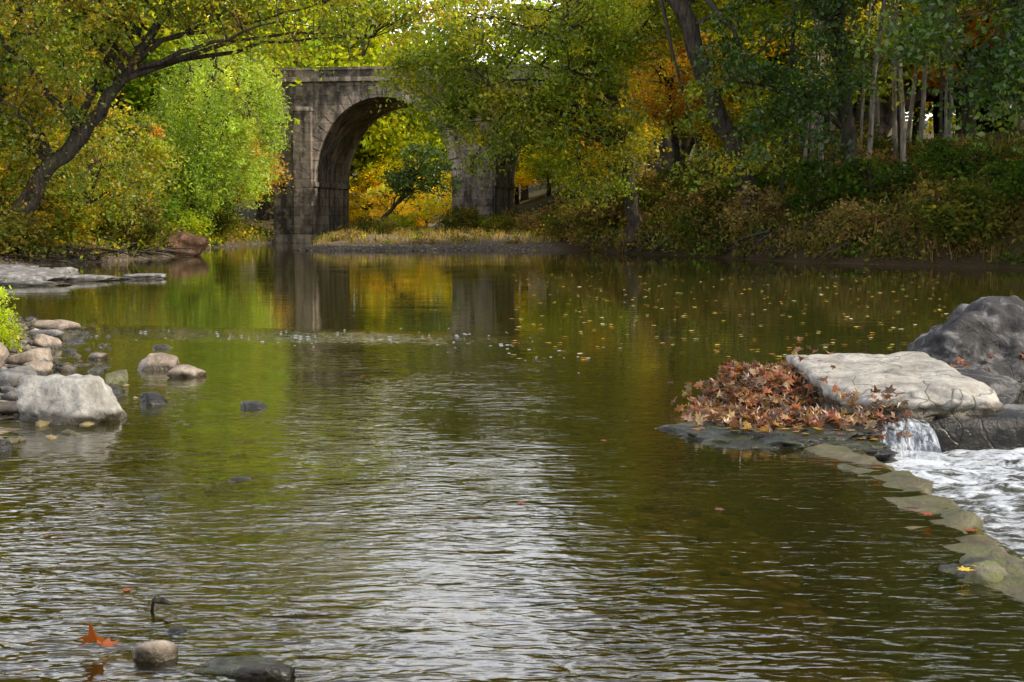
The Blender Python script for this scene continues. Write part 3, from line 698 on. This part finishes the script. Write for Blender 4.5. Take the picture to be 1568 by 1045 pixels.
for (x,y,h) in [(-6.05,16.6,0.45),(-6.6,17.8,0.55),(-5.75,15.1,0.32),(-7.3,19.4,0.7),(-6.9,16.9,0.7),(-8.0,20.5,0.8),(-5.5,14.2,0.28),(-8.2,21.5,0.9)]:
    place(E6,random.choice(['willow','ygreen']),x,y,h,1.1,TS,2.4,'shore_plant',-0.05)

# ------------------------------------------------------------ undergrowth
def undergrowth(name,n,reg,pals,rad,nl,ls,seed,grass=0,gcol='brown',gh=0.7,zmin=0.05):
    r=np.random.default_rng(seed); acc=Acc()
    for k in range(n):
        x,y=reg(r); z=H(x,y)
        if z<zmin: continue
        R=rad*(0.5+0.9*r.random()); p=pals[r.integers(0,len(pals))]; m_=int(nl*(0.5+r.random()))
        u=r.normal(size=(m_,3))*np.array([0.6,0.6,0.4])*R; u[:,2]=np.abs(u[:,2])*1.2+0.03
        leaves(acc,np.array([x,y,z])+u,ls,clump_cols(p,m_,r,0.35),1,0.2,0.55,r)
        if r.random()<0.3:
            for q in range(3):
                e=np.array([x,y,z])+np.array([r.normal()*R*0.6,r.normal()*R*0.6,R*(0.8+0.7*r.random())])
                tube(acc,bez(np.array([x,y,z]),np.array([x,y,z+R*0.5]),e,4),np.linspace(0.02,0.006,4),3)
    if grass:
        G=np.array([reg(r) for _ in range(grass)]); z=height(G[:,0],G[:,1]); ok=z>zmin
        G=G[ok]; z=z[ok]; g=len(G)
        G=np.repeat(G,7,0)+r.normal(size=(g*7,2))*0.1; z=np.repeat(z,7)
        n2=len(G); hh=gh*(0.4+0.8*r.random(n2)); lean=r.normal(size=(n2,2))*0.28*hh[:,None]; w=0.018+0.012*r.random(n2); a=r.random(n2)*6.28
        dx=np.cos(a)*w; dy=np.sin(a)*w
        B=np.stack([G[:,0],G[:,1],z-0.03],1); T=B+np.stack([lean[:,0],lean[:,1],hh],1)
        o=np.stack([dx,dy,0*dx],1)
        Vv=np.stack([B-o,B+o,T+o*0.3,T-o*0.3],1).reshape(-1,3)
        P=np.array(PAL[gcol]); c=P[r.integers(0,len(P),n2)]*(0.7+0.6*r.random((n2,1)))
        acc.add(Vv,np.arange(4*n2).reshape(n2,4),np.repeat(c,4,0),1)
    if acc.n: return acc.obj(name,[M_BARK,M_LEAFD])
def regR(r):
    y=44+46*r.random(); xr=np.interp(y,XR[:,0],XR[:,1]); return xr-0.1+r.random()**1.5*14,y
undergrowth('bank_undergrowth',1200,regR,['scrub','scrub','brown','brown','scrub','green'],0.65,55,0.19,51,800,'brown',0.8)
def regL2(r):
    y=44+54*r.random(); xl=np.interp(y,XL[:,0],XL[:,1]); return xl-r.random()**1.2*9,y
undergrowth('bank_undergrowth',450,regL2,['ygd','scrub','brown','mix','green'],0.7,55,0.18,52,500,'grassy',0.5)
def regBr(r):
    x=-11.5+14*r.random(); return x,73.5+(x+11)*0.1+13*r.random()**0.8
undergrowth('bar_grass',110,regBr,['ygd','brown','brown','scrub'],0.35,45,0.13,53,650,'grassy',0.32,0.2)
def regN(r):
    y=12.5+9.5*r.random(); xl=np.interp(y,XL[:,0],XL[:,1]); return xl-0.8-r.random()*4,y
undergrowth('shore_plants',240,regN,['willow','ygreen','ygd'],0.26,70,0.07,54,600,'grassy',0.25,0.09)
def regM(r):
    y=27+18*r.random(); xl=np.interp(y,XL[:,0],XL[:,1]); return xl-0.6-r.random()*8,y
undergrowth('bank_undergrowth',180,regM,['ygd','scrub','brown'],0.5,65,0.12,55,700,'brown',0.5)

m,nt=newmat('bare_earth'); pos=N(nt,'ShaderNodeNewGeometry').outputs['Position']
f=noise_n(nt,pos,2.5,6,0.65)
out(nt,principled(nt,ramp(nt,f,[(0.35,(0.13,0.07,0.04)),(0.6,(0.32,0.19,0.12)),(0.75,(0.4,0.27,0.19))]),0.95,bump(nt,f,0.25),0.1)); M_EARTH=m
rock('earth_bank',(-14.3,62,0.35),(1.2,1.3,0.8),0.2,120,M_EARTH,4,False,0.12,10)
acc=Acc(); r=np.random.default_rng(61)
for k in range(60):
    y=46+14*r.random(); x=np.interp(y,XL[:,0],XL[:,1])-1.2*r.random()+0.2; ln=0.6+2.2*r.random(); a=r.normal()*0.8
    p0=np.array([x-ln/2,y+a,0.1+0.5*r.random()]); p1=np.array([x+ln/2,y-a,0.0+0.7*r.random()])
    tube(acc,bez(p0,(p0+p1)/2+np.array([0,0,0.4*r.normal()]),p1,6),np.linspace(0.06,0.015,6)*(0.4+r.random()),5)
acc.obj('driftwood',[M_BARK])
acc=Acc()
for k in range(60):
    y=50+32*r.random(); x=np.interp(y,XR[:,0],XR[:,1])+0.5; ln=0.6+1.6*r.random(); a=r.normal()*0.8
    p0=np.array([x+0.7,y+a,0.9+0.4*r.random()]); p1=np.array([x-ln*0.6,y-a,0.02+0.2*r.random()])
    tube(acc,bez(p0,(p0+p1)/2+np.array([-0.2,0,0.3*r.random()]),p1,6),np.linspace(0.07,0.02,6)*(0.5+r.random()),5)
acc.obj('exposed_roots',[M_BARK])
acc=Acc(); tube(acc,[(-1.48,5.72,-0.02),(-1.47,5.71,0.03),(-1.46,5.71,0.055)],[0.008,0.007,0.004],6); tube(acc,[(-1.47,5.71,0.04),(-1.43,5.7,0.045),(-1.39,5.7,0.03)],[0.012,0.014,0.004],6)
acc.obj('twig',[M_BARK])

# ------------------------------------------------------------ light
EL,AZ=math.radians(40),math.radians(106)
w=bpy.data.worlds.new('World'); S.world=w; w.use_nodes=True
nt=w.node_tree; nt.nodes.clear()
sky=N(nt,'ShaderNodeTexSky',sky_type='NISHITA'); sky.sun_disc=False; sky.sun_elevation=EL; sky.sun_rotation=AZ; sky.dust_density=2.0; sky.air_density=1.0
tc=N(nt,'ShaderNodeTexCoord').outputs['Generated']
cl=noise_n(nt,mapping(nt,tc,(1.5,1.5,4)),1.6,6,0.6,0.4)
sz=N(nt,'ShaderNodeSeparateXYZ'); L(nt,tc,sz.inputs[0])
haze=maprange(nt,sz.outputs[2],0.3,0.55,0.95,0.0,True)
fac=math_n(nt,'MAXIMUM',maprange(nt,cl,0.45,0.65,0.05,0.6),haze)
cc=mixc(nt,fac,sky.outputs[0],(22.5,23.0,24.0))
bg=N(nt,'ShaderNodeBackground'); bg.inputs[1].default_value=0.12
L(nt,cc,bg.inputs[0]); o=N(nt,'ShaderNodeOutputWorld'); L(nt,bg.outputs[0],o.inputs[0])
ld=bpy.data.lights.new('sun','SUN'); ld.energy=5.0; ld.angle=math.radians(0.5); ld.color=(1,0.91,0.74)
lo=bpy.data.objects.new('sun',ld); S.collection.objects.link(lo)
ds=Vector((math.sin(AZ)*math.cos(EL),math.cos(AZ)*math.cos(EL),math.sin(EL)))
lo.rotation_euler=ds.to_track_quat('Z','Y').to_euler()
# ------------------------------------------------------------ camera
cd=bpy.data.cameras.new('camera'); cd.lens=50; cd.sensor_width=36; cd.clip_end=5000; cd.clip_start=0.1
co=bpy.data.objects.new('camera',cd); S.collection.objects.link(co); co.location=(0,0,1.6)
co.rotation_euler=(math.radians(90-4.92),0,0); S.camera=co
S.view_settings.view_transform='Standard'; S.view_settings.look='None'; S.view_settings.exposure=0
